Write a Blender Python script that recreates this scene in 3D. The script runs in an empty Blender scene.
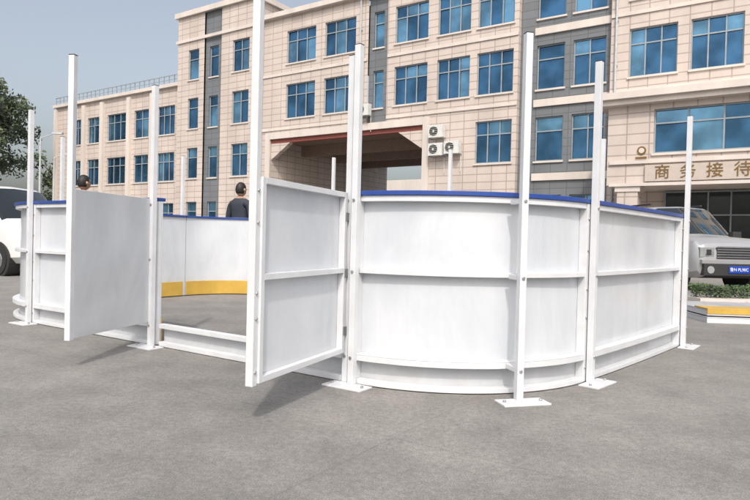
import bpy, math, random
from mathutils import Matrix, Vector, noise
random.seed(7)
R=math.radians
sc=bpy.context.scene
# ---------------------------------------------------------------- materials
def newmat(name):
    m=bpy.data.materials.new(name); m.use_nodes=True
    nt=m.node_tree; b=nt.nodes['Principled BSDF']; return m,nt,b
def N(nt,t,**kw):
    n=nt.nodes.new(t)
    for k,v in kw.items():
        if k in n.inputs.keys(): n.inputs[k].default_value=v
        else: setattr(n,k,v)
    return n
def simple(name,col,rough=.5,metal=0,var=.12,scale=4,bump=.0,bscale=60,spec=None,streak=False):
    m,nt,b=newmat(name); L=nt.links.new
    tc=N(nt,'ShaderNodeTexCoord'); mp=N(nt,'ShaderNodeMapping')
    if streak: mp.inputs['Scale'].default_value=(1,1,.18)
    L(tc.outputs['Object'],mp.inputs[0])
    nz=N(nt,'ShaderNodeTexNoise',Scale=scale,Detail=6.0,Roughness=.6); L(mp.outputs[0],nz.inputs['Vector'])
    r=N(nt,'ShaderNodeValToRGB')
    c=Vector(col)
    r.color_ramp.elements[0].position=.3; r.color_ramp.elements[1].position=.7
    r.color_ramp.elements[0].color=(*[max(0,x*(1-var)) for x in c],1)
    r.color_ramp.elements[1].color=(*[min(1,x*(1+var)) for x in c],1)
    L(nz.outputs['Fac'],r.inputs[0]); L(r.outputs[0],b.inputs['Base Color'])
    b.inputs['Roughness'].default_value=rough; b.inputs['Metallic'].default_value=metal
    if spec is not None: b.inputs['Specular IOR Level'].default_value=spec
    if bump:
        n2=N(nt,'ShaderNodeTexNoise',Scale=bscale,Detail=3.0); L(tc.outputs['Object'],n2.inputs['Vector'])
        bp=N(nt,'ShaderNodeBump',Strength=bump,Distance=.01); L(n2.outputs['Fac'],bp.inputs['Height']); L(bp.outputs[0],b.inputs['Normal'])
    return m
def tile(name,c1,c2,mort,bw=.6,bh=.3,off=0.0,ms=.012):
    m,nt,b=newmat(name); L=nt.links.new
    tc=N(nt,'ShaderNodeTexCoord'); sp=N(nt,'ShaderNodeSeparateXYZ'); L(tc.outputs['Object'],sp.inputs[0])
    ad=N(nt,'ShaderNodeMath',operation='ADD'); L(sp.outputs[0],ad.inputs[0]); L(sp.outputs[1],ad.inputs[1])
    cb=N(nt,'ShaderNodeCombineXYZ'); L(ad.outputs[0],cb.inputs[0]); L(sp.outputs[2],cb.inputs[1])
    br=N(nt,'ShaderNodeTexBrick'); br.offset=off; br.squash=1
    br.inputs['Color1'].default_value=(*c1,1); br.inputs['Color2'].default_value=(*c2,1); br.inputs['Mortar'].default_value=(*mort,1)
    br.inputs['Scale'].default_value=1; br.inputs['Mortar Size'].default_value=ms; br.inputs['Brick Width'].default_value=bw; br.inputs['Row Height'].default_value=bh
    L(cb.outputs[0],br.inputs['Vector'])
    mpn=N(nt,'ShaderNodeMapping'); mpn.inputs['Scale'].default_value=(1,1,.3); L(tc.outputs['Object'],mpn.inputs[0])
    nz=N(nt,'ShaderNodeTexNoise',Scale=.6,Detail=7.0,Roughness=.65); L(mpn.outputs[0],nz.inputs['Vector'])
    rp=N(nt,'ShaderNodeMapRange'); rp.inputs['From Min'].default_value=.25; rp.inputs['From Max'].default_value=.75; rp.inputs['To Min'].default_value=.80; rp.inputs['To Max'].default_value=1.08; L(nz.outputs['Fac'],rp.inputs[0])
    mx=N(nt,'ShaderNodeVectorMath',operation='SCALE'); L(br.outputs['Color'],mx.inputs[0]); L(rp.outputs[0],mx.inputs['Scale'])
    L(mx.outputs[0],b.inputs['Base Color']); b.inputs['Roughness'].default_value=.5
    bp=N(nt,'ShaderNodeBump',Strength=.2,Distance=.01,invert=True); L(br.outputs['Fac'],bp.inputs['Height']); L(bp.outputs[0],b.inputs['Normal'])
    return m
def glassm(name,col,metal=.75):
    m,nt,b=newmat(name); L=nt.links.new
    tc=N(nt,'ShaderNodeTexCoord'); nz=N(nt,'ShaderNodeTexNoise',Scale=.7,Detail=3.0); L(tc.outputs['Object'],nz.inputs['Vector'])
    r=N(nt,'ShaderNodeValToRGB'); r.color_ramp.elements[0].position=.38; r.color_ramp.elements[1].position=.62
    r.color_ramp.elements[0].color=(*[x*.5 for x in col],1); r.color_ramp.elements[1].color=(*col,1)
    L(nz.outputs['Fac'],r.inputs[0]); L(r.outputs[0],b.inputs['Base Color'])
    b.inputs['Metallic'].default_value=metal; b.inputs['Roughness'].default_value=.04
    n2=N(nt,'ShaderNodeTexNoise',Scale=1.2,Detail=1.0); L(tc.outputs['Object'],n2.inputs['Vector'])
    bp=N(nt,'ShaderNodeBump',Strength=.2,Distance=.06); L(n2.outputs['Fac'],bp.inputs['Height']); L(bp.outputs[0],b.inputs['Normal'])
    return m
WHITE=simple('white_powder_coat',(.63,.64,.66),.35,var=.07,scale=6)
def boardmat():
    m,nt,b=newmat('white_board_plastic'); L=nt.links.new
    tc=N(nt,'ShaderNodeTexCoord'); mp=N(nt,'ShaderNodeMapping'); mp.inputs['Scale'].default_value=(1,1,.5); L(tc.outputs['Object'],mp.inputs[0])
    nz=N(nt,'ShaderNodeTexNoise',Scale=2.2,Detail=8.0,Roughness=.65,Distortion=.6); L(mp.outputs[0],nz.inputs['Vector'])
    r=N(nt,'ShaderNodeValToRGB'); e=r.color_ramp.elements; e[0].position=.3;e[1].position=.62
    e[0].color=(.50,.53,.57,1); e[1].color=(.60,.62,.65,1); L(nz.outputs['Fac'],r.inputs[0])
    sp=N(nt,'ShaderNodeSeparateXYZ'); L(tc.outputs['Object'],sp.inputs[0])
    mr=N(nt,'ShaderNodeMapRange'); mr.inputs['From Min'].default_value=.0; mr.inputs['From Max'].default_value=.3; mr.inputs['To Min'].default_value=.8; mr.inputs['To Max'].default_value=0; L(sp.outputs[2],mr.inputs[0])
    n3=N(nt,'ShaderNodeTexNoise',Scale=7.0,Detail=6.0); L(tc.outputs['Object'],n3.inputs['Vector'])
    mu=N(nt,'ShaderNodeMath',operation='MULTIPLY'); L(mr.outputs[0],mu.inputs[0]); L(n3.outputs['Fac'],mu.inputs[1])
    mx=N(nt,'ShaderNodeMixRGB'); L(mu.outputs[0],mx.inputs[0]); L(r.outputs[0],mx.inputs[1]); mx.inputs[2].default_value=(.36,.34,.32,1)
    mp2=N(nt,'ShaderNodeMapping'); mp2.inputs['Scale'].default_value=(9,9,1.3); mp2.inputs['Rotation'].default_value=(.3,.5,.2); L(tc.outputs['Object'],mp2.inputs[0])
    n4=N(nt,'ShaderNodeTexNoise',Scale=2.0,Detail=9.0,Roughness=.75,Distortion=1.5); L(mp2.outputs[0],n4.inputs['Vector'])
    m4=N(nt,'ShaderNodeMapRange'); m4.inputs['From Min'].default_value=.64; m4.inputs['From Max'].default_value=.74; m4.inputs['To Max'].default_value=.5; L(n4.outputs['Fac'],m4.inputs[0])
    mx2=N(nt,'ShaderNodeMixRGB'); L(m4.outputs[0],mx2.inputs[0]); L(mx.outputs[0],mx2.inputs[1]); mx2.inputs[2].default_value=(.42,.42,.42,1)
    L(mx2.outputs[0],b.inputs['Base Color']); b.inputs['Roughness'].default_value=.22
    n2=N(nt,'ShaderNodeTexNoise',Scale=1.6,Detail=1.0); L(tc.outputs['Object'],n2.inputs['Vector'])
    bp=N(nt,'ShaderNodeBump',Strength=.6,Distance=.05); L(n2.outputs['Fac'],bp.inputs['Height']); L(bp.outputs[0],b.inputs['Normal'])
    return m
BOARD=boardmat()
BLUE=simple('blue_cap_rail',(.02,.06,.27),.4,var=.15)
YEL=simple('yellow_kickplate',(.52,.33,.06),.45,var=.12)
STEEL=simple('zinc_steel',(.45,.45,.46),.4,.8)
DARK=simple('black_rubber',(.02,.02,.02),.7)
TILE=tile('pale_beige_wall_tile',(.61,.525,.47),(.565,.485,.435),(.38,.315,.28),.8,.4,0,.026)
CREAM=simple('cream_trim',(.61,.55,.50),.6,var=.1,scale=1,streak=True)
GREY=tile('grey_wall_tile',(.18,.19,.205),(.16,.17,.18),(.11,.12,.12),.8,.4,0,.02)
GLA=glassm('blue_coated_glass',(.07,.19,.34))
GLB=glassm('blue_coated_glass_light',(.18,.38,.55))
GLD=simple('dark_shop_glass',(.02,.03,.035),.08,var=.2)
FRM=simple('window_frame_grey',(.27,.31,.34),.4)
POLE=simple('lamp_pole_paint',(.45,.47,.48),.4)
ROOFM=simple('roof_felt',(.2,.2,.2),.9)
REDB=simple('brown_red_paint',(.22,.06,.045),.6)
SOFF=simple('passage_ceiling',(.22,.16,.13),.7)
GOLD=simple('gold_lettering',(.20,.115,.03),.35,.2)
SIGNB=simple('sign_band_stone',(.5,.43,.38),.4,var=.06)
PLASW=simple('air_conditioner_white',(.6,.6,.58),.5)
# ---------------------------------------------------------------- mesh builder
class MB:
    def __init__(s,name): s.name=name; s.v=[]; s.f=[]; s.m=[]; s.mats=[]
    def mi(s,mat):
        if mat not in s.mats: s.mats.append(mat)
        return s.mats.index(mat)
    def poly(s,pts,mat):
        i=len(s.v); s.v+= [tuple(p) for p in pts]; s.f.append(tuple(range(i,i+len(pts)))); s.m.append(s.mi(mat))
    def box(s,x0,x1,y0,y1,z0,z1,mat,T=None):
        c=[(x0,y0,z0),(x1,y0,z0),(x1,y1,z0),(x0,y1,z0),(x0,y0,z1),(x1,y0,z1),(x1,y1,z1),(x0,y1,z1)]
        if T is not None: c=[tuple(T@Vector(p)) for p in c]
        i=len(s.v); s.v+=c; k=s.mi(mat)
        for f in ((0,3,2,1),(4,5,6,7),(0,1,5,4),(1,2,6,5),(2,3,7,6),(3,0,4,7)):
            s.f.append(tuple(i+a for a in f)); s.m.append(k)
    def cyl(s,p0,p1,r0,r1,mat,n=12,cap=True):
        p0=Vector(p0);p1=Vector(p1); d=(p1-p0).normalized(); a=d.orthogonal().normalized(); b=d.cross(a)
        i=len(s.v); k=s.mi(mat)
        for p,r in ((p0,r0),(p1,r1)):
            for j in range(n):
                t=2*math.pi*j/n; s.v.append(tuple(p+a*r*math.cos(t)+b*r*math.sin(t)))
        for j in range(n):
            s.f.append((i+j,i+(j+1)%n,i+n+(j+1)%n,i+n+j)); s.m.append(k)
        if cap:
            s.f.append(tuple(i+j for j in reversed(range(n)))); s.m.append(k)
            s.f.append(tuple(i+n+j for j in range(n))); s.m.append(k)
    def sweep(s,pts,nrm,o0,o1,z0,z1,mat):
        k=s.mi(mat); i=len(s.v); n=len(pts)
        for p,q in zip(pts,nrm):
            for (o,z) in ((o0,z0),(o1,z0),(o1,z1),(o0,z1)):
                s.v.append((p[0]+q[0]*o,p[1]+q[1]*o,z))
        for j in range(n-1):
            a=i+4*j; b=a+4
            for e in range(4):
                e2=(e+1)%4; s.f.append((a+e,b+e,b+e2,a+e2)); s.m.append(k)
        s.f.append((i,i+1,i+2,i+3)); s.m.append(k)
        e=i+4*(n-1); s.f.append((e+3,e+2,e+1,e)); s.m.append(k)
    def build(s,parent=None,bevel=0,smooth=False,loc=None,rot=None):
        me=bpy.data.meshes.new(s.name); me.from_pydata(s.v,[],s.f)
        for m in s.mats: me.materials.append(m)
        for p,k in zip(me.polygons,s.m): p.material_index=k; p.use_smooth=smooth
        me.update()
        import bmesh
        bm=bmesh.new(); bm.from_mesh(me); bmesh.ops.recalc_face_normals(bm,faces=bm.faces)
        bm.to_mesh(me); bm.free()
        ob=bpy.data.objects.new(s.name,me); sc.collection.objects.link(ob)
        if parent: ob.parent=parent
        if loc: ob.location=loc
        if rot: ob.rotation_euler=rot
        if bevel:
            md=ob.modifiers.new('b','BEVEL'); md.width=bevel; md.segments=2; md.limit_method='ANGLE'
        return ob
def empty(name,loc=(0,0,0),rot=(0,0,0)):
    e=bpy.data.objects.new(name,None); sc.collection.objects.link(e); e.location=loc; e.rotation_euler=rot; return e
# ---------------------------------------------------------------- rink (axes: u along front, n away)
UX,UY=.834,-.552; NX,NY=.552,.834
def W(u,n): return (u*UX+n*NX, u*UY+n*NY)
def bez(p0,a0,p1,a1,L,n=24):
    p0=Vector(p0);p1=Vector(p1)
    c0=p0+Vector((math.cos(R(a0)),math.sin(R(a0))))*L; c1=p1-Vector((math.cos(R(a1)),math.sin(R(a1))))*L
    return [tuple(p0*(1-t)**3+c0*3*t*(1-t)**2+c1*3*t*t*(1-t)+p1*t**3) for t in [i/n for i in range(n+1)]]
def line(p0,p1,n=4): return [(p0[0]+(p1[0]-p0[0])*i/n,p0[1]+(p1[1]-p0[1])*i/n) for i in range(n+1)]
def world(path):
    P=[Vector(W(*p)) for p in path]; Nn=[]
    for i in range(len(P)):
        t=(P[min(i+1,len(P)-1)]-P[max(i-1,0)]).normalized(); Nn.append(Vector((t.y,-t.x)))
    return P,Nn
def sub(P,Nn,a,b):
    L=[0]
    for i in range(1,len(P)): L.append(L[-1]+(P[i]-P[i-1]).length)
    tot=L[-1]
    if b<=0: b=tot+b
    if a<0: a=tot+a
    def at(s):
        for i in range(1,len(P)):
            if s<=L[i]+1e-9:
                t=(s-L[i-1])/(L[i]-L[i-1]); return P[i-1].lerp(P[i],t),Nn[i-1].lerp(Nn[i],t).normalized()
        return P[-1],Nn[-1]
    out=[at(a)]
    for i in range(len(P)):
        if a<L[i]<b: out.append((P[i],Nn[i]))
    out.append(at(b))
    return [o[0] for o in out],[o[1] for o in out]
def board(path,g=.005):
    P,Q=world(path); m=MB('rink_board')
    p,q=sub(P,Q,g,-g)
    m.sweep(p,q,-.012,0,.012,1.150,BOARD)
    py,qy=sub(P,Q,g+.05,-g-.003)
    m.sweep(py,qy,-.024,-.0125,.014,.215,YEL)
    pi,qi=sub(P,Q,g+.037,-g-.037)
    m.sweep(pi,qi,.001,.058,.006,.036,WHITE)
    m.sweep(pi,qi,.001,.066,.185,.192,WHITE)
    m.sweep(pi,qi,.060,.066,.150,.1845,WHITE)
    m.sweep(pi,qi,.001,.050,.680,.710,WHITE)
    m.sweep(pi,qi,.001,.050,1.115,1.150,WHITE)
    m.sweep(p,q,-.035,.062,1.151,1.178,BLUE)
    for a,b in ((g,g+.035),(-g-.035,-g)):
        pe,qe=sub(P,Q,a,b)
        m.sweep(pe,qe,.001,.056,.006,1.149,WHITE)
        c,nr=pe[0].lerp(pe[-1],.5),qe[0]
        for z in (.1,.42,.6,.85,1.05):
            m.cyl((c.x+nr.x*.056,c.y+nr.y*.056,z),(c.x+nr.x*.063,c.y+nr.y*.063,z),.008,.008,STEEL,8)
    return m.build(bevel=.0025)
def post(u,n,ang,h=2.05,off=.085,plate=True,pw=.14,pout=.05,hw=.02,brk=0):
    x,y=W(u,n); a=R(ang)+math.atan2(UY,UX)
    T=Matrix.Translation((x,y,0))@Matrix.Rotation(a,4,'Z')
    m=MB('rink_post')
    m.box(off-hw,off+hw,-hw,hw,.0105,h,WHITE,T)
    m.box(off-hw-.001,off+hw+.001,-hw-.001,hw+.001,h,h+.005,DARK,T)
    if plate:
        m.box(off-.065+pout,off+.065+pout,-pw,pw,.0,.010,WHITE,T)
        for s in (-1,1):
            c=T@Vector((off+pout,s*(pw-.03),0)); m.cyl((c.x,c.y,.0101),(c.x,c.y,.022),.010,.010,STEEL,6)
    for z in (.17,.69,1.12):
        c0=T@Vector((off+hw,0,z)); c1=T@Vector((off+hw+.007,0,z)); m.cyl(c0,c1,.010,.010,STEEL,8)
        if brk: m.box(off-hw-brk,off-hw-.001,-.015,.015,z-.014,z+.014,WHITE,T)
    return m.build(bevel=.002)
LL=(-5.98,3.10); PL=(-4.09,3.09); PR=(-2.15,3.06); PC=(-1.05,4.01); PD=(-.75,6.03)
E=(-1.60,6.80); E2=(-3.45,6.80); E3=(-5.3,6.80); F=(-6.3,6.80); G=(-7.2,5.85); H=(-7.2,4.05)
cornerpath=bez(PR,0,PC,80,.58)
board(line(LL,PL)); board(cornerpath); board(bez(PC,80,PD,83,.7)); board(bez(PD,83,E,180,.5))
board(line(E,E2)); board(line(E2,E3)); board(line(E3,F)); board(bez(F,180,G,270,.52)); board(line(G,H)); board(bez(H,270,LL,360,.58))
for (p,a) in ((LL,-90),(PL,-90),(PC,-10),(PD,-5),(E,88),(E2,90),(E3,90),(G,180),(H,180)):
    post(p[0],p[1],a)
post(PR[0]+.035,PR[1],-90); post(PR[0]-.03,PR[1],-90,plate=False,off=.055,h=2.0)
mp=cornerpath[14]; post(mp[0],mp[1],-90+48,off=.205,pw=.14,pout=.05,brk=.11)
P,Q=world(line((PL[0]+.05,PL[1]),(PR[0]-.07,PR[1]))); m=MB('gate_threshold')
m.sweep(P,Q,.0,.05,.004,.040,WHITE); m.sweep(P,Q,.0,.05,.145,.18,WHITE); m.sweep(P,Q,-.012,-.001,.006,.178,BOARD)
m.build(bevel=.003)
def gate(hinge,free,name,outside):
    hx=Vector(hinge); fx=Vector(free); d=(fx-hx); ln=d.length; d.normalize()
    T=Matrix.Translation((hx.x,hx.y,0))@Matrix.Rotation(math.atan2(d.y,d.x),4,'Z')
    m=MB(name); o=outside; z0,z1=.195,1.165
    def bx(x0,x1,y0,y1,a,b,mat):
        ya,yb=sorted((y0*o,y1*o)); m.box(x0,x1,ya,yb,a,b,mat,T)
    bx(.02,ln,-.012,0,z0,z1,BOARD)
    bx(.02,.055,.001,.04,z0,z1,WHITE); bx(ln-.03,ln,.001,.04,z0,z1,WHITE)
    bx(.056,ln-.031,.001,.04,z0,z0+.03,WHITE); bx(.056,ln-.031,.001,.04,z1-.03,z1,WHITE); bx(.056,ln-.031,.001,.04,.680,.710,WHITE)
    bx(ln+.001,ln+.037,-.012,.028,z0-.01,2.02,WHITE); bx(ln,ln+.038,-.013,.029,2.0205,2.026,DARK)
    for z in (.33,.68,1.02):
        p=T@Vector((.0,.01*o,0)); m.cyl((p.x,p.y,z-.05),(p.x,p.y,z+.05),.011,.011,STEEL,10)
        bx(.0,.05,.0405,.044,z-.025,z+.025,STEEL)
    for z in (.25,.5,.62,.95,1.1): 
        a=T@Vector((ln+.019,.028*o,z)); b=T@Vector((ln+.019,.034*o,z)); m.cyl(a,b,.008,.008,STEEL,8)
    return m.build(bevel=.0025)
gate((-.20,3.70),(-.565,2.84),'gate_leaf',1)
gate((-1.77,4.82),(-1.955,3.92),'gate_leaf',-1)
for k,(x,y,z,a) in enumerate(((3.95,7.15,0,-4),(3.97,7.19,.085,-4.5))):
    m=MB('stacked_board'); 
    m.box(0,2.6,0,1.15,.055,.07,BOARD); m.box(0,2.6,.0,.04,.0,.054,WHITE); m.box(0,2.6,1.11,1.15,.0,.054,WHITE)
    m.box(0,.04,.041,1.109,.0,.054,WHITE); m.box(2.56,2.6,.041,1.109,.0,.054,WHITE)
    if k: m.box(.0,2.6,-.008,.34,.0705,.085,YEL); m.box(0,2.6,-.010,-.001,.02,.070,YEL)
    m.build(loc=(x,y,z),rot=(0,0,R(a)),bevel=.002)
# ---------------------------------------------------------------- ground
def groundmat():
    m,nt,b=newmat('worn_concrete'); L=nt.links.new
    tc=N(nt,'ShaderNodeTexCoord')
    n1=N(nt,'ShaderNodeTexNoise',Scale=.28,Detail=8.0,Roughness=.62); n2=N(nt,'ShaderNodeTexNoise',Scale=2.3,Detail=12.0,Roughness=.75); n3=N(nt,'ShaderNodeTexNoise',Scale=190.0,Detail=4.0,Roughness=.75)
    for n in (n1,n2,n3): L(tc.outputs['Object'],n.inputs['Vector'])
    r=N(nt,'ShaderNodeValToRGB'); e=r.color_ramp.elements; e[0].position=.35; e[1].position=.68
    e[0].color=(.215,.206,.194,1); e[1].color=(.29,.277,.26,1); L(n1.outputs['Fac'],r.inputs[0])
    r2=N(nt,'ShaderNodeValToRGB'); e=r2.color_ramp.elements; e[0].position=.3; e[1].position=.7; e[0].color=(.70,.70,.70,1); e[1].color=(1.16,1.15,1.14,1); L(n2.outputs['Fac'],r2.inputs[0])
    mx=N(nt,'ShaderNodeMixRGB',blend_type='MULTIPLY'); mx.inputs[0].default_value=1; L(r.outputs[0],mx.inputs[1]); L(r2.outputs[0],mx.inputs[2])
    n6=N(nt,'ShaderNodeTexNoise',Scale=34.0,Detail=8.0,Roughness=.8); L(tc.outputs['Object'],n6.inputs['Vector'])
    r6=N(nt,'ShaderNodeValToRGB'); e=r6.color_ramp.elements; e[0].position=.36; e[1].position=.62; e[0].color=(.72,.72,.72,1); e[1].color=(1.12,1.12,1.12,1); L(n6.outputs['Fac'],r6.inputs[0])
    mx6=N(nt,'ShaderNodeMixRGB',blend_type='MULTIPLY'); mx6.inputs[0].default_value=1; L(mx.outputs[0],mx6.inputs[1]); L(r6.outputs[0],mx6.inputs[2])
    r3=N(nt,'ShaderNodeValToRGB'); e=r3.color_ramp.elements; e[0].position=.36; e[1].position=.64; e[0].color=(.55,.55,.55,1); e[1].color=(1.35,1.35,1.35,1); L(n3.outputs['Fac'],r3.inputs[0])
    mx2=N(nt,'ShaderNodeMixRGB',blend_type='MULTIPLY'); mx2.inputs[0].default_value=1; L(mx6.outputs[0],mx2.inputs[1]); L(r3.outputs[0],mx2.inputs[2])
    n5=N(nt,'ShaderNodeTexNoise',Scale=.75,Detail=6.0,Roughness=.6,Distortion=.8); L(tc.outputs['Object'],n5.inputs['Vector'])
    m5=N(nt,'ShaderNodeMapRange'); m5.inputs['From Min'].default_value=.56; m5.inputs['From Max'].default_value=.72; m5.inputs['To Max'].default_value=.45; L(n5.outputs['Fac'],m5.inputs[0])
    mxs=N(nt,'ShaderNodeMixRGB'); L(m5.outputs[0],mxs.inputs[0]); L(mx2.outputs[0],mxs.inputs[1]); mxs.inputs[2].default_value=(.14,.132,.122,1)
    vo=N(nt,'ShaderNodeTexVoronoi',Scale=3.2); vo.inputs['Randomness'].default_value=1; L(tc.outputs['Object'],vo.inputs['Vector'])
    mv=N(nt,'ShaderNodeMapRange'); mv.inputs['From Min'].default_value=.035; mv.inputs['From Max'].default_value=.065; mv.inputs['To Min'].default_value=.5; mv.inputs['To Max'].default_value=0; L(vo.outputs['Distance'],mv.inputs[0])
    mxv=N(nt,'ShaderNodeMixRGB'); L(mv.outputs[0],mxv.inputs[0]); L(mxs.outputs[0],mxv.inputs[1]); mxv.inputs[2].default_value=(.12,.115,.11,1)
    sp=N(nt,'ShaderNodeMapping'); sp.inputs['Rotation'].default_value=(0,0,R(33.5)); sp.inputs['Location'].default_value=(1.4,2.7,0); L(tc.outputs['Object'],sp.inputs[0])
    br=N(nt,'ShaderNodeTexBrick'); br.offset=0; br.inputs['Scale'].default_value=1; br.inputs['Brick Width'].default_value=6; br.inputs['Row Height'].default_value=5; br.inputs['Mortar Size'].default_value=.006; br.inputs['Mortar Smooth'].default_value=.4
    L(sp.outputs[0],br.inputs['Vector'])
    mj=N(nt,'ShaderNodeMath',operation='MULTIPLY'); L(br.outputs['Fac'],mj.inputs[0]); mj.inputs[1].default_value=.25
    mx3=N(nt,'ShaderNodeMixRGB'); L(mj.outputs[0],mx3.inputs[0]); L(mxv.outputs[0],mx3.inputs[1]); mx3.inputs[2].default_value=(.10,.095,.09,1)
    L(mx3.outputs[0],b.inputs['Base Color']); b.inputs['Roughness'].default_value=.85
    bp=N(nt,'ShaderNodeBump',Strength=.4,Distance=.003); L(n3.outputs['Fac'],bp.inputs['Height']); L(bp.outputs[0],b.inputs['Normal'])
    return m
g=MB('ground'); g.poly([(-700,-300,0),(700,-300,0),(700,900,0),(-700,900,0)],groundmat()); g.build()
# ---------------------------------------------------------------- office building
ROT=math.atan2(UY,UX)
B=empty('office_building',(5.8,30.7,0),(0,0,ROT))
walls=MB('walls'); glass=MB('window_glass'); frames=MB('window_frames'); trim=MB('trim')
def wall(x0,x1,z0,z1,ops,mat,y=0.0):
    xs=sorted({x0,x1,*[o[0] for o in ops],*[o[1] for o in ops]}); zs=sorted({z0,z1,*[o[2] for o in ops],*[o[3] for o in ops]})
    for i in range(len(xs)-1):
        for j in range(len(zs)-1):
            cx=(xs[i]+xs[i+1])/2; cz=(zs[j]+zs[j+1])/2
            if any(o[0]<cx<o[1] and o[2]<cz<o[3] for o in ops): continue
            walls.poly([(xs[i],y,zs[j]),(xs[i+1],y,zs[j]),(xs[i+1],y,zs[j+1]),(xs[i],y,zs[j+1])],mat)
    for o in ops:
        a,b,c,d=o[:4]; D=.22
        if len(o)>4 and o[4]=='open': continue
        walls.poly([(a,y,c),(a,y+D,c),(a,y+D,d),(a,y,d)],mat); walls.poly([(b,y,c),(b,y+D,c),(b,y+D,d),(b,y,d)],mat)
        walls.poly([(a,y,d),(b,y,d),(b,y+D,d),(a,y+D,d)],mat); walls.poly([(a,y,c),(b,y,c),(b,y+D,c),(a,y+D,c)],mat)
        glassy(a,b,c,d,y+.17)
        trim.box(a-.06,b+.06,y-.07,y+.02,c-.09,c-.004,CREAM)
def glassy(a,b,c,d,y,nm=None,tr=True,gm=None):
    w=b-a; n=nm or (1 if w<1.4 else (2 if w<1.9 else 3))
    zt=c+(d-c)*.68; t=.028
    for k in range(n):
        xa=a+w*k/n; xb=a+w*(k+1)/n
        for (za,zb) in ((c,zt),(zt,d)) if tr else ((c,d),):
            yy=y+random.uniform(-.006,.006)
            sk=random.uniform(-.012,.012); tl=random.uniform(-.015,.015)
            glass.poly([(xa,yy,za),(xb,yy+sk,za),(xb,yy+sk+tl,zb),(xa,yy+tl,zb)],gm or (GLA if random.random()<.6 else GLB))
    for k in range(n+1):
        xx=a+w*k/n; lo=xx-t if 0<k<n else (xx if k==0 else xx-2*t)
        frames.box(lo,lo+2*t,y-.07,y-.025,c,d,FRM)
    for zz in (c,d-2*t)+((zt-t,) if tr else ()):
        frames.box(a+2*t,b-2*t,y-.065,y-.028,zz,zz+2*t,FRM)
R2=(4.95,7.1); R3=(8.45,10.6); R4=(11.9,13.95)
cw=[]
for a,b in ((-.95,1.0),(-3.25,-1.35),(-5.95,-3.85),(-10.95,-8.65),(-14.0,-11.65)):
    cw.append((a,b,*R3)); cw.append((a,b,*R4))
cw.append((-.95,1.0,*R2)); cw.append((-.95,1.0,1.1,3.4))
wall(-6.45,1.25,0,14.9,[o for o in cw if o[1]>-6.4]+[(-6.45,-4.0,0,7.2,'open')],TILE)
wall(-7.75,-6.45,7.2,15.1,[(-7.45,-6.75,*R3),(-7.45,-6.75,*R4)],GREY,y=.12)
wall(-16.4,-7.75,0,14.9,[o for o in cw if o[0]<-8]+[(-15.2,-7.75,0,7.2,'open')],TILE)
for x in (-15.2,-4.0): walls.poly([(x,0,0),(x,14,0),(x,14,7.2),(x,0,7.2)],TILE)
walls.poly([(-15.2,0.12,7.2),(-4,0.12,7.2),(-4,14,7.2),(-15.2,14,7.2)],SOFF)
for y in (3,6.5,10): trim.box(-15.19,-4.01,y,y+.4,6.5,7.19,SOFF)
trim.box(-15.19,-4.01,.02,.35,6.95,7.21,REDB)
for x,s in ((-15.19,1),(-4.01,-1)):
    y0,y1=.03,.36
    walls.poly([(x,y0,5.9),(x+s*1.6,y0,6.94),(x,y0,6.94)],TILE)
    walls.poly([(x,y0,5.9),(x+s*1.6,y0,6.94),(x+s*1.6,y1,6.94),(x,y1,5.9)],TILE)
trim.box(-15.6,-15.21,-.12,-.003,0,7.6,CREAM); trim.box(-3.99,-3.6,-.12,-.003,0,7.6,CREAM); trim.box(-15.2,-4.0,-.12,-.003,7.21,7.6,CREAM)
tw=[]
for z in ((1.2,3.3),R2,R3,(11.9,14.0)): tw+=[(-18.5,-16.95,*z),(-22.95,-21.85,*z)]
wall(-24.1,-16.4,0,16.4,tw+[(-21.3,-19.6,0,16.4,'open')],TILE,y=-.35)
wall(-21.3,-19.6,0,16.4,[(-20.9,-20.0,*z) for z in ((1.2,3.3),R2,R3,(11.9,14.0))],GREY,y=-.22)
walls.poly([(-16.4,-.35,0),(-16.4,8,0),(-16.4,8,16.4),(-16.4,-.35,16.4)],TILE)
walls.poly([(-24.1,-.35,0),(-24.1,8,0),(-24.1,8,16.4),(-24.1,-.35,16.4)],TILE)
walls.poly([(-24.1,8,0),(-16.4,8,0),(-16.4,8,16.4),(-24.1,8,16.4)],TILE)
trim.box(-24.3,-16.2,-.55,8.2,16.4,16.75,CREAM); trim.box(-24.25,-16.25,-.45,-.352,14.6,14.8,CREAM)
lw=[]
for a,b in ((-27.3,-25.3),(-30.2,-28.4),(-33.8,-31.3),(-36.6,-34.9),(-39.6,-37.5)):
    for z in ((1.0,3.3),R2,R3): lw.append((a,b,*z))
wall(-41.5,-24.1,0,11.9,lw,TILE,y=.4)
for x in (-27.85,-30.75,-34.4,-37.05,-41.4): trim.box(x-.22,x+.22,.2,.397,0,11.7,CREAM)
walls.poly([(-41.5,.4,0),(-41.5,14,0),(-41.5,14,11.9),(-41.5,.4,11.9)],TILE)
trim.box(-41.7,-24.12,.15,14,11.9,12.15,CREAM)
for i in range(30):
    x=-41.4+i*.595; frames.box(x-.025,x+.025,.3,.35,12.15,12.75,FRM)
frames.box(-41.5,-24.15,.29,.36,12.751,12.8,FRM); frames.box(-41.5,-24.15,.305,.345,12.45,12.48,FRM)
gw=[]
for a,b in ((2.1,3.45),(3.85,5.35)):
    for z in ((1.0,3.3),R2,R3,(11.9,14.0)): gw.append((a,b,*z))
wall(1.25,5.6,0,15.1,gw,GREY,y=.3)
for z in (4.0,7.6,11.1): trim.box(2.0,5.58,.2,.297,z,z+.35,CREAM)
walls.poly([(1.25,0,0),(1.25,.3,0),(1.25,.3,15.1),(1.25,0,15.1)],TILE); walls.poly([(5.6,0,0),(5.6,.3,0),(5.6,.3,15.1),(5.6,0,15.1)],TILE)
rw=[]
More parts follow.
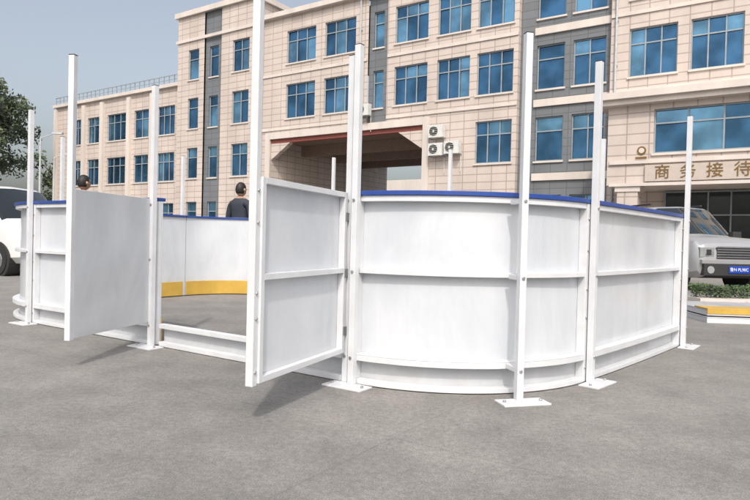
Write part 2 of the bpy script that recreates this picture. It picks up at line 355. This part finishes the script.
x=6.4
while x<38:
    for z in (R2,R3,(11.9,14.0)): rw.append((x,x+1.95,*z))
    x+=2.45 if len(rw)%2 else 2.7
wall(5.6,40,0,15.1,rw,TILE)
for (a,b,y0) in ((-41.5,-15.2,14),(-4,40,14)):
    walls.poly([(a,y0,0),(b,y0,0),(b,y0,11.9),(a,y0,11.9)],TILE)
walls.poly([(-16.4,14.01,7.2),(40,14.01,7.2),(40,14.01,14.8),(-16.4,14.01,14.8)],TILE)
walls.poly([(40,0,0),(40,14,0),(40,14,15.1),(40,0,15.1)],TILE)
walls.poly([(-16.4,.3,14.5),(40,.3,14.5),(40,14,14.5),(-16.4,14,14.5)],ROOFM)
walls.poly([(-41.5,.4,11.8),(-24.1,.4,11.8),(-24.1,14,11.8),(-41.5,14,11.8)],ROOFM)
walls.poly([(-24.1,-.35,16.38),(-16.4,-.35,16.38),(-16.4,8,16.38),(-24.1,8,16.38)],ROOFM)
trim.box(-16.19,1.3,-.3,.6,14.9,15.2,CREAM); trim.box(1.3,5.55,-.1,.6,15.1,15.4,CREAM); trim.box(5.55,40.2,-.3,.6,15.1,15.4,CREAM)
for z in (7.75,11.2):
    trim.box(-6.4,1.24,-.06,-.003,z,z+.16,CREAM); trim.box(-16.39,-7.8,-.06,-.003,z,z+.16,CREAM); trim.box(5.62,40,-.06,-.003,z,z+.16,CREAM)
for x in (-8.25,-16.15,5.85,12.9):
    trim.cyl((x,-.10,.2),(x,-.10,14.85),.05,.05,POLE,10)
    for z in range(1,15,2): trim.box(x-.07,x+.07,-.12,-.003,z,z+.05,FRM)
PY=-4.0
wall(6.5,24,3.25,6.3,[(8.15,11.6,4.42,6.08),(12.3,15.8,4.42,6.08),(16.5,20,4.42,6.08)],TILE,y=PY)
walls.poly([(6.5,PY,3.25),(24,PY,3.25),(24,0,3.25),(6.5,0,3.25)],CREAM)
walls.poly([(6.5,PY,3.25),(6.5,0,3.25),(6.5,0,6.3),(6.5,PY,6.3)],TILE)
walls.poly([(24,PY,3.25),(24,0,3.25),(24,0,6.3),(24,PY,6.3)],TILE)
trim.box(6.15,24.3,PY-.35,-.01,6.3,6.5,CREAM); trim.box(6.0,24.45,PY-.5,-.012,6.501,6.75,CREAM)
trim.box(6.6,24,PY-.08,PY-.003,3.2,3.32,CREAM); trim.box(7.9,24,PY-.10,PY-.003,3.36,3.98,SIGNB); trim.box(6.6,24,PY-.08,PY-.003,4.05,4.2,CREAM)
for x in (6.9,11.7,16,20.2,23.3):
    trim.box(x,x+.75,PY+.02,PY+.77,.25,3.0,TILE); trim.box(x-.08,x+.83,PY-.06,PY+.85,0,.25,CREAM); trim.box(x-.08,x+.83,PY-.02,PY+.85,3.0,3.19,CREAM)
trim.box(6.4,24,PY+1.2,-.02,.0,.12,CREAM)
glassy(8.2,11.4,.15,3.2,-1.2,4,True,GLD); glassy(12.0,15.8,.15,3.2,-1.2,4,True,GLD); glassy(16.2,20.8,.15,3.2,-1.2,4,True,GLD)
walls.poly([(6.5,-1.1,0),(24,-1.1,0),(24,-1.1,3.25),(6.5,-1.1,3.25)],TILE)
glassy(-3.2,-1.4,.1,3.0,-.03,2,True,GLD)
for o in (walls,glass,frames,trim): o.build(parent=B)
def text(s,size,mat,parent,loc,rot,ext=.02,name='lettering'):
    cu=bpy.data.curves.new(name,'FONT'); cu.body=s; cu.size=size; cu.extrude=ext; cu.align_x='CENTER'; cu.align_y='CENTER'
    cu.materials.append(mat); o=bpy.data.objects.new(name,cu); sc.collection.objects.link(o); o.parent=parent; o.location=loc; o.rotation_euler=rot; return o
for i,ch in enumerate('商务接待'): text(ch,.56,GOLD,B,(8.5+i*.86,PY-.115,3.67),(R(90),0,0),.008)
em=MB('emblem'); em.cyl((7.75,PY-.03,4.55),(7.75,PY-.003,4.55),.16,.16,GOLD,20); em.cyl((7.75,PY-.04,4.55),(7.75,PY-.031,4.55),.10,.10,CREAM,20); em.box(7.55,7.95,PY-.11,PY-.081,4.22,4.30,GOLD); em.build(parent=B)
for (x,z) in ((-3.45,6.4),(-3.45,5.45),(-2.5,5.5),(-8.2,8.0)):
    a=MB('air_conditioner'); a.box(0,.85,-.45,-.1,0,.65,PLASW)
    a.cyl((.32,-.452,.33),(.32,-.458,.33),.25,.25,DARK,24)
    for k in range(5): a.box(.07,.57,-.468,-.46,.13+k*.1,.145+k*.1,PLASW)
    a.cyl((.32,-.462,.33),(.32,-.472,.33),.06,.06,PLASW,12)
    a.box(.02,.06,-.5,-.0,-.05,-.003,FRM); a.box(.79,.83,-.5,-.0,-.05,-.003,FRM)
    a.cyl((.8,-.08,.3),(.8,-.06,-.9),.02,.02,PLASW,8)
    o=a.build(bevel=.006,parent=B,loc=(x,-.02,z))
cb=MB('walls'); C=empty('courtyard_building',(5.8,30.7,0),(0,0,ROT))
cb.box(-50,10,40,50,0,9,CREAM); 
for i in range(22):
    for z in (1.2,4.6): cb.box(-48+i*2.7,-46.4+i*2.7,39.93,39.995,z,z+1.8,GLA)
cb.build(parent=C)
# ---------------------------------------------------------------- vegetation
BARK=simple('bark',(.09,.07,.05),.9)
def leafm(name,c):
    m,nt,b=newmat(name); L=nt.links.new
    tc=N(nt,'ShaderNodeTexCoord'); nz=N(nt,'ShaderNodeTexNoise',Scale=.9,Detail=5.0); L(tc.outputs['Object'],nz.inputs['Vector'])
    r=N(nt,'ShaderNodeValToRGB'); e=r.color_ramp.elements; e[0].position=.35;e[1].position=.65
    e[0].color=(c[0]*.55,c[1]*.55,c[2]*.6,1); e[1].color=(c[0]*1.3,c[1]*1.3,c[2]*1.2,1); L(nz.outputs['Fac'],r.inputs[0]); L(r.outputs[0],b.inputs['Base Color'])
    b.inputs['Roughness'].default_value=.7; return m
LEAF=leafm('foliage',(.085,.11,.06)); LEAF2=leafm('foliage_dark',(.055,.08,.045)); HEDG=leafm('hedge_leaf',(.07,.12,.035))
def tree(x,y,h,w,seed,n=5200,ls=.28):
    rnd=random.Random(seed); m=MB('tree')
    top=Vector((rnd.uniform(-.3,.3),rnd.uniform(-.3,.3),h*.55)); m.cyl((0,0,0),top,h*.022,h*.012,BARK,9)
    cl=[]
    for i in range(15):
        z=h*rnd.uniform(.3,.55); a=rnd.uniform(0,6.28); r=w*rnd.uniform(.3,.95); e=Vector((math.cos(a)*r,math.sin(a)*r,z+h*rnd.uniform(.1,.4)))
        s=top*(z/(h*.55)); mid=s.lerp(e,.5)+Vector((0,0,.3)); m.cyl(s,mid,h*.008,h*.005,BARK,6); m.cyl(mid,e,h*.005,h*.002,BARK,6); cl.append((e,w*rnd.uniform(.22,.42)))
    for i in range(16):
        a=rnd.uniform(0,6.28); t=rnd.random(); r=w*math.sqrt(rnd.random())*(1-.55*t); cl.append((Vector((math.cos(a)*r,math.sin(a)*r,h*(.4+.57*t))),w*rnd.uniform(.18,.36)))
    for i in range(n):
        c,r=rnd.choice(cl); d=Vector((rnd.gauss(0,1),rnd.gauss(0,1),rnd.gauss(0,.75))).normalized()*r*(rnd.random()**.45)
        p=c+d; a=Vector((rnd.gauss(0,1),rnd.gauss(0,1),rnd.gauss(0,1))).normalized()*ls*rnd.uniform(.5,1.1); b=a.orthogonal().normalized()*ls*rnd.uniform(.3,.6)
        m.poly([p-a,p-b*.8,p+a,p+b],LEAF if rnd.random()<.6 else LEAF2)
    m.build(loc=(x,y,0))
tree(-31.8,50,13.6,4.0,1,12000,.19); tree(-38,54,12,4.2,2); tree(-33,66,9,3.2,4,3000); tree(-36,70,10,4,5,3000)
tree(-9,74,9,3.5,6,3000); tree(-3,78,8,3.5,8,3000)
m=MB('distant_trees'); rnd=random.Random(3)
for i in range(9000):
    x=rnd.uniform(-160,-20); hh=6+2.5*noise.noise(Vector((x*.09,0,0)))+1.2*noise.noise(Vector((x*.4,3,0)))
    p=Vector((x,120+rnd.uniform(-4,4)+abs(x)*.1,hh*(rnd.random()**.7))); a=Vector((rnd.gauss(0,1),rnd.gauss(0,1),rnd.gauss(0,1))).normalized()*.6; b=a.orthogonal().normalized()*.45
    m.poly([p-a,p-b,p+a,p+b],LEAF2 if rnd.random()<.5 else LEAF)
m.build()
m=MB('low_hedge'); rnd=random.Random(9)
m.box(0,4.2,0,.5,0,.06,CREAM)
for i in range(5200):
    x=rnd.uniform(0.03,4.17); hh=.27+.05*noise.noise(Vector((x*3,0,0)))
    p=Vector((x,.25+rnd.gauss(0,.11),.06+(hh-.06)*rnd.random()**.6)); a=Vector((rnd.gauss(0,1),rnd.gauss(0,1),rnd.gauss(0,1))).normalized()*.028; b=a.orthogonal().normalized()*.014
    m.poly([p-a,p-b,p+a,p+b],HEDG if rnd.random()<.7 else LEAF2)
m.build(loc=(5.35,9.9,0),rot=(0,0,R(3)))
def lamp(x,y,h):
    m=MB('street_lamp'); m.cyl((0,0,0),(0,0,h),.07,.045,POLE,10); m.cyl((0,0,0),(0,0,.5),.12,.11,POLE,10); m.cyl((0,0,h-.05),(.8,0,h+.25),.03,.025,POLE,8); m.box(.7,1.25,-.1,.1,h+.2,h+.3,POLE); m.build(loc=(x,y,0))
lamp(-18.9,34,6.2); lamp(-24.5,46,6.6)
# ---------------------------------------------------------------- vehicles
CARS=simple('silver_paint',(.40,.40,.41),.28,.45,var=.05); CARW=simple('white_car_paint',(.62,.62,.62),.25,0,var=.04)
CGL=simple('car_glass',(.015,.02,.022),.04,0,var=.1); CHR=simple('chrome',(.6,.6,.6),.15,1); LMP=simple('lamp_lens',(.45,.47,.48),.1,.5); PLB=simple('plate_blue',(.01,.05,.35),.4); PLW=simple('plate_white',(.8,.8,.8),.5); BLK=simple('black_trim',(.03,.03,.03),.5)
def car(name,paint,st,kinds,wheels,loc,rot,wr_=.35):
    e=empty(name,loc,(0,0,rot)); b=MB('body')
    rings=[]
    for (x,zb,w,zbelt,wr,zt) in st:
        half=[(0,zb),(w*.85,zb),(w*.985,zb+.12),(w,(zb+zbelt)/2+.06),(w*.965,zbelt),(wr,zt-.05),(wr*.86,zt-.008),(0,zt+.02)]
        ring=[(x,y,z) for y,z in half]+[(x,-y,z) for y,z in reversed(half[1:-1])]
        rings.append(ring)
    n=len(rings[0]); base=len(b.v)
    for r in rings: b.v+=r
    for i in range(len(rings)-1):
        for j in range(n):
            j2=(j+1)%n; seg=j if j<7 else 13-j
            mt=paint
            k=kinds[i]
            if k=='side' and seg==4: mt=CGL
            if k=='ws' and seg in(5,6): mt=CGL
            if seg==0: mt=BLK
            b.f.append((base+i*n+j,base+i*n+j2,base+(i+1)*n+j2,base+(i+1)*n+j)); b.m.append(b.mi(mt))
    b.f.append(tuple(base+j for j in range(n))); b.m.append(b.mi(paint))
    l=base+(len(rings)-1)*n; b.f.append(tuple(l+j for j in reversed(range(n)))); b.m.append(b.mi(paint))
    o=b.build(parent=e,smooth=True); md=o.modifiers.new('e','EDGE_SPLIT'); md.split_angle=R(32)
    W2=max(s[2] for s in st); wl=MB('wheels')
    for x in wheels:
        for s in (-1,1):
            wl.cyl((x,s*(W2-.24),wr_),(x,s*(W2+.012),wr_),wr_+.07,wr_+.07,BLK,28)
            wl.cyl((x,s*(W2-.2),wr_),(x,s*(W2+.03),wr_),wr_,wr_,DARK,28)
            wl.cyl((x,s*(W2+.031),wr_),(x,s*(W2+.036),wr_),wr_*.64,wr_*.6,CHR,20)
            for k in range(5):
                a=k*1.2566; wl.cyl((x+math.cos(a)*wr_*.38,s*(W2+.0365),wr_+math.sin(a)*wr_*.38),(x+math.cos(a)*wr_*.38,s*(W2+.038),wr_+math.sin(a)*wr_*.38),wr_*.12,wr_*.12,BLK,8)
    wl.build(parent=e)
    return e,W2
sst=[(0,.36,.72,.68,.68,.80),(.05,.30,.82,.80,.76,.96),(.16,.27,.885,.92,.82,1.04),(.55,.25,.90,.98,.83,1.09),(1.1,.25,.90,1.02,.80,1.13),
     (1.15,.25,.90,1.03,.80,1.15),(1.75,.25,.90,1.06,.68,1.74),(1.85,.25,.90,1.06,.68,1.77),(1.92,.25,.90,1.06,.68,1.775),(2.8,.25,.90,1.07,.68,1.79),(2.9,.25,.90,1.07,.68,1.79),(3.75,.25,.90,1.08,.67,1.78),(3.85,.25,.90,1.08,.67,1.77),(4.4,.27,.88,1.08,.66,1.72),(4.55,.3,.86,1.02,.72,1.2),(4.65,.35,.8,.9,.7,1.0)]
sk=['','','','','','ws','','','side','','side','','side','ws','']
e,W2=car('parked_suv',CARS,sst,sk,(.85,3.55),(7.36,12.3,0),R(98))
e.scale=(1.03,)*3
d=MB('front_details')
d.box(-.015,.06,-.44,.44,.66,.88,BLK)
for k in range(4): d.box(-.03,-.016,-.44,.44,.68+k*.05,.697+k*.05,CHR)
d.box(-.034,-.014,-.46,.46,.885,.905,CHR)
for s in (-1,1):
    d.box(-.0,.12,min(s*.49,s*.79),max(s*.49,s*.79),.69,.88,LMP); d.box(-.012,-.001,min(s*.56,s*.66),max(s*.56,s*.66),.73,.84,BLK)
    d.cyl((-.07,s*.6,.44),(.05,s*.6,.44),.075,.075,LMP,16)
    d.box(1.25,1.39,min(s*.9,s*1.1),max(s*.9,s*1.1),1.08,1.24,BLK)
    d.box(1.95,3.9,s*.62-.02,s*.62+.02,1.81,1.85,BLK)
    d.box(4.5,4.62,min(s*.6,s*.84),max(s*.6,s*.84),.8,1.1,REDB)
d.box(-.06,.12,-.74,.74,.33,.56,BLK); d.box(-.05,.1,-.78,.78,.561,.64,CARS)
d.box(-.075,-.061,-.22,.22,.38,.52,PLB)
d.build(parent=e,bevel=.01)
text('鲁N PL90C',.085,PLW,e,(-.077,0,.45),(R(90),0,R(-90)),.001,'plate_characters')
vst=[(0,.32,.66,.55,.62,.70),(.06,.28,.76,.70,.68,.88),(.25,.26,.82,.86,.72,1.0),(.75,.24,.84,.98,.74,1.12),(.82,.24,.84,1.0,.74,1.15),(1.5,.24,.84,1.08,.66,1.78),(1.6,.24,.84,1.08,.66,1.82),(1.7,.24,.84,1.08,.66,1.83),(2.5,.24,.84,1.08,.66,1.86),(2.6,.24,.84,1.08,.66,1.86),(3.5,.24,.84,1.08,.66,1.85),(3.6,.24,.84,1.08,.66,1.84),(4.2,.26,.82,1.08,.64,1.78),(4.35,.3,.8,1.0,.7,1.1)]
vk=['','','','','ws','','','side','','side','','side','ws']
e,W2=car('parked_van',CARW,vst,vk,(.8,3.4),(-6.40,12.4,0),R(180-24),.31)
d=MB('front_details'); d.box(-.02,.04,-.3,.3,.6,.72,BLK)
for s in (-1,1):
    d.box(-.0,.16,min(s*.42,s*.72),max(s*.42,s*.72),.64,.84,LMP); d.box(.95,1.08,min(s*.84,s*1.02),max(s*.84,s*1.02),1.1,1.28,BLK)
    d.box(.9,.93,min(s*.842,s*.848),max(s*.842,s*.848),.4,1.02,BLK); d.box(1.3,4.1,min(s*.843,s*.85),max(s*.843,s*.85),.52,.56,BLK)
d.box(-.05,.1,-.68,.68,.32,.5,BLK); d.build(parent=e,bevel=.01)
# ---------------------------------------------------------------- people
SKIN=simple('skin',(.36,.22,.15),.5); HAIR=simple('black_hair',(.012,.01,.01),.6); JKT=simple('dark_jacket',(.03,.035,.05),.8); TRS=simple('dark_trousers',(.04,.04,.05),.8); SHO=simple('shoe',(.02,.02,.02),.5)
def skinobj(name,nodes,edges,rad,mat_fn,parent,levels=2):
    me=bpy.data.meshes.new(name); me.from_pydata(nodes,edges,[]); ob=bpy.data.objects.new(name,me); sc.collection.objects.link(ob)
    sk=ob.modifiers.new('s','SKIN'); 
    for i,v in enumerate(me.skin_vertices[0].data):
        r=rad[i]; v.radius=(r,r) if not isinstance(r,tuple) else r; v.use_root=(i==0)
    ss=ob.modifiers.new('u','SUBSURF'); ss.levels=levels; ss.render_levels=levels
    dg=bpy.context.evaluated_depsgraph_get(); m2=bpy.data.meshes.new_from_object(ob.evaluated_get(dg))
    bpy.data.objects.remove(ob); m2.name=name
    mats=mat_fn[0]; m2.materials.clear()
    for m in mats: m2.materials.append(m)
    for p in m2.polygons: p.material_index=mat_fn[1](p.center); p.use_smooth=True
    o=bpy.data.objects.new(name,m2); sc.collection.objects.link(o); o.parent=parent; return o
def person(loc,rot,h=1.7,jacket=JKT,lean=0.0):
    e=empty('person',loc,(0,0,rot)); e.scale=(h/1.72,)*3
    nd=[(0,0,.95),(0,0,1.12),(0,-lean*.4,1.32),(0,-lean*.6,1.43),(0,-lean*.8,1.52),
        (-.10,0,.88),(-.11,-.01,.5),(-.11,.02,.10),(-.12,-.11,.04),(.10,0,.88),(.11,-.03,.5),(.12,.0,.10),(.13,-.13,.04),
        (-.19,-lean*.6,1.38),(-.25,.0-lean*.4,1.13),(-.24,-.12,.90),(.19,-lean*.6,1.38),(.26,-lean*.4,1.13),(.22,-.16,.93)]
    ed=[(0,1),(1,2),(2,3),(3,4),(0,5),(5,6),(6,7),(7,8),(0,9),(9,10),(10,11),(11,12),(3,13),(13,14),(14,15),(3,16),(16,17),(17,18)]
    rd=[(.15,.11),(.15,.105),(.17,.12),(.11,.08),.055,.095,.065,.05,.038,.095,.065,.05,.038,.065,.05,.035,.065,.05,.035]
    skinobj('body',nd,ed,rd,([jacket,TRS,SHO,SKIN],lambda c:2 if c.z<.09 else (1 if c.z<.90 and abs(c.x)<.2 else (3 if c.z>1.475 else 0))),e)
    for s,w in ((-1,Vector((-.24,-.12,.90))),(1,Vector((.22,-.16,.93)))):
        fn=[tuple(w),tuple(w+Vector((0,-.03,-.07)))]; fe=[(0,1)]; fr=[(.026,.02),(.034,.016)]
        for k,(dx,l) in enumerate(((-.026,.06),(-.009,.072),(.009,.068),(.025,.052))):
            i=len(fn); b=w+Vector((dx,-.035,-.085)); fn+=[tuple(b),tuple(b+Vector((0,-.012,-l*.55))),tuple(b+Vector((0,-.0,-l)))]; fe+=[(1,i),(i,i+1),(i+1,i+2)]; fr+=[.010,.009,.007]
        i=len(fn); b=w+Vector((-s*.03,-.04,-.045)); fn+=[tuple(b),tuple(b+Vector((-s*.012,-.02,-.035)))]; fe+=[(0,i),(i,i+1)]; fr+=[.011,.009]
        skinobj('hand',fn,fe,fr,([SKIN],lambda c:0),e,1)
    hd=MB('head'); c=Vector((0,-lean*.8-.01,1.62)); nu,nv=28,20
    for j in range(nv+1):
        for i in range(nu):
            th=math.pi*j/nv; ph=2*math.pi*i/nu; x=math.sin(th)*math.cos(ph); y=math.sin(th)*math.sin(ph); z=math.cos(th)
            p=Vector((x*.075*(1-.12*max(0,-z)),y*.095,z*.115))
            if y<-.6 and -.3<z<.2 and abs(x)<.16: p.y-=.022*(1-abs(x)/.16)*(.25-z if z<.15 else .1)*2.5
            if -.75<z<-.2 and y<-.4: p.y-=.006
            if z>.35 or (y>.1 and z>-.5): p*=1.05+.04*noise.noise(Vector((x*5,y*5,z*5)))
            hd.v.append(tuple(c+p))
    for j in range(nv):
        for i in range(nu):
            a=j*nu+i; b2=j*nu+(i+1)%nu; q=[a,b2,b2+nu,a+nu]; cc=sum((Vector(hd.v[t]) for t in q),Vector())/4-c
            hair=cc.z>.05 or (cc.y>.0 and cc.z>-.065) or (abs(cc.x)>.06 and cc.z>-.0 and cc.y>-.045); hd.f.append(tuple(q)); hd.m.append(hd.mi(HAIR if hair else SKIN))
    for s in (-1,1):
        hd.cyl(c+Vector((s*.072,.0,-.005)),c+Vector((s*.084,.012,-.005)),.026,.022,SKIN,10); hd.cyl(c+Vector((s*.030,-.086,.012)),c+Vector((s*.030,-.093,.012)),.011,.008,HAIR,8)
    hd.box(c.x-.024,c.x+.024,c.y-.096,c.y-.088,c.z-.062,c.z-.054,REDB); o=hd.build(parent=e,smooth=True)
    return e
person((-2.22,9.9,0),R(150),1.76); person((-4.50,9.3,0),R(150),1.76)
# ---------------------------------------------------------------- light, sky, camera
SE,SAZ=49,(.0,-1)
w=bpy.data.worlds.new("World"); sc.world=w; w.use_nodes=True; nt=w.node_tree
sky=nt.nodes.new('ShaderNodeTexSky'); sky.sky_type='NISHITA'; sky.sun_disc=False; sky.sun_elevation=R(SE); sky.sun_rotation=math.atan2(SAZ[0],SAZ[1]); sky.air_density=1.2; sky.dust_density=6.0; sky.ozone_density=1.5
hs=nt.nodes.new('ShaderNodeHueSaturation'); hs.inputs['Saturation'].default_value=.55; hs.inputs['Value'].default_value=1.7
bg=nt.nodes['Background']; bg.inputs[1].default_value=.115; nt.links.new(sky.outputs[0],hs.inputs['Color']); nt.links.new(hs.outputs[0],bg.inputs[0])
sl=bpy.data.lights.new('sun','SUN'); sl.energy=2.1; sl.angle=R(2.0); sl.color=(1,.95,.88); so=bpy.data.objects.new('sun',sl); sc.collection.objects.link(so)
dirn=Vector((SAZ[0]*math.cos(R(SE)),SAZ[1]*math.cos(R(SE)),math.sin(R(SE)))); so.rotation_euler=dirn.to_track_quat('Z','Y').to_euler()
cd=bpy.data.cameras.new('camera'); cd.sensor_width=36; cd.lens=29.04; cd.clip_end=3000; co=bpy.data.objects.new('camera',cd); sc.collection.objects.link(co)
co.matrix_world=Matrix.Translation((0,0,.88))@Matrix.Rotation(R(89.1),4,'X')@Matrix.Rotation(R(1.4),4,'Z'); sc.camera=co
sc.view_settings.view_transform='Standard'; sc.view_settings.look='None'; sc.view_settings.exposure=0
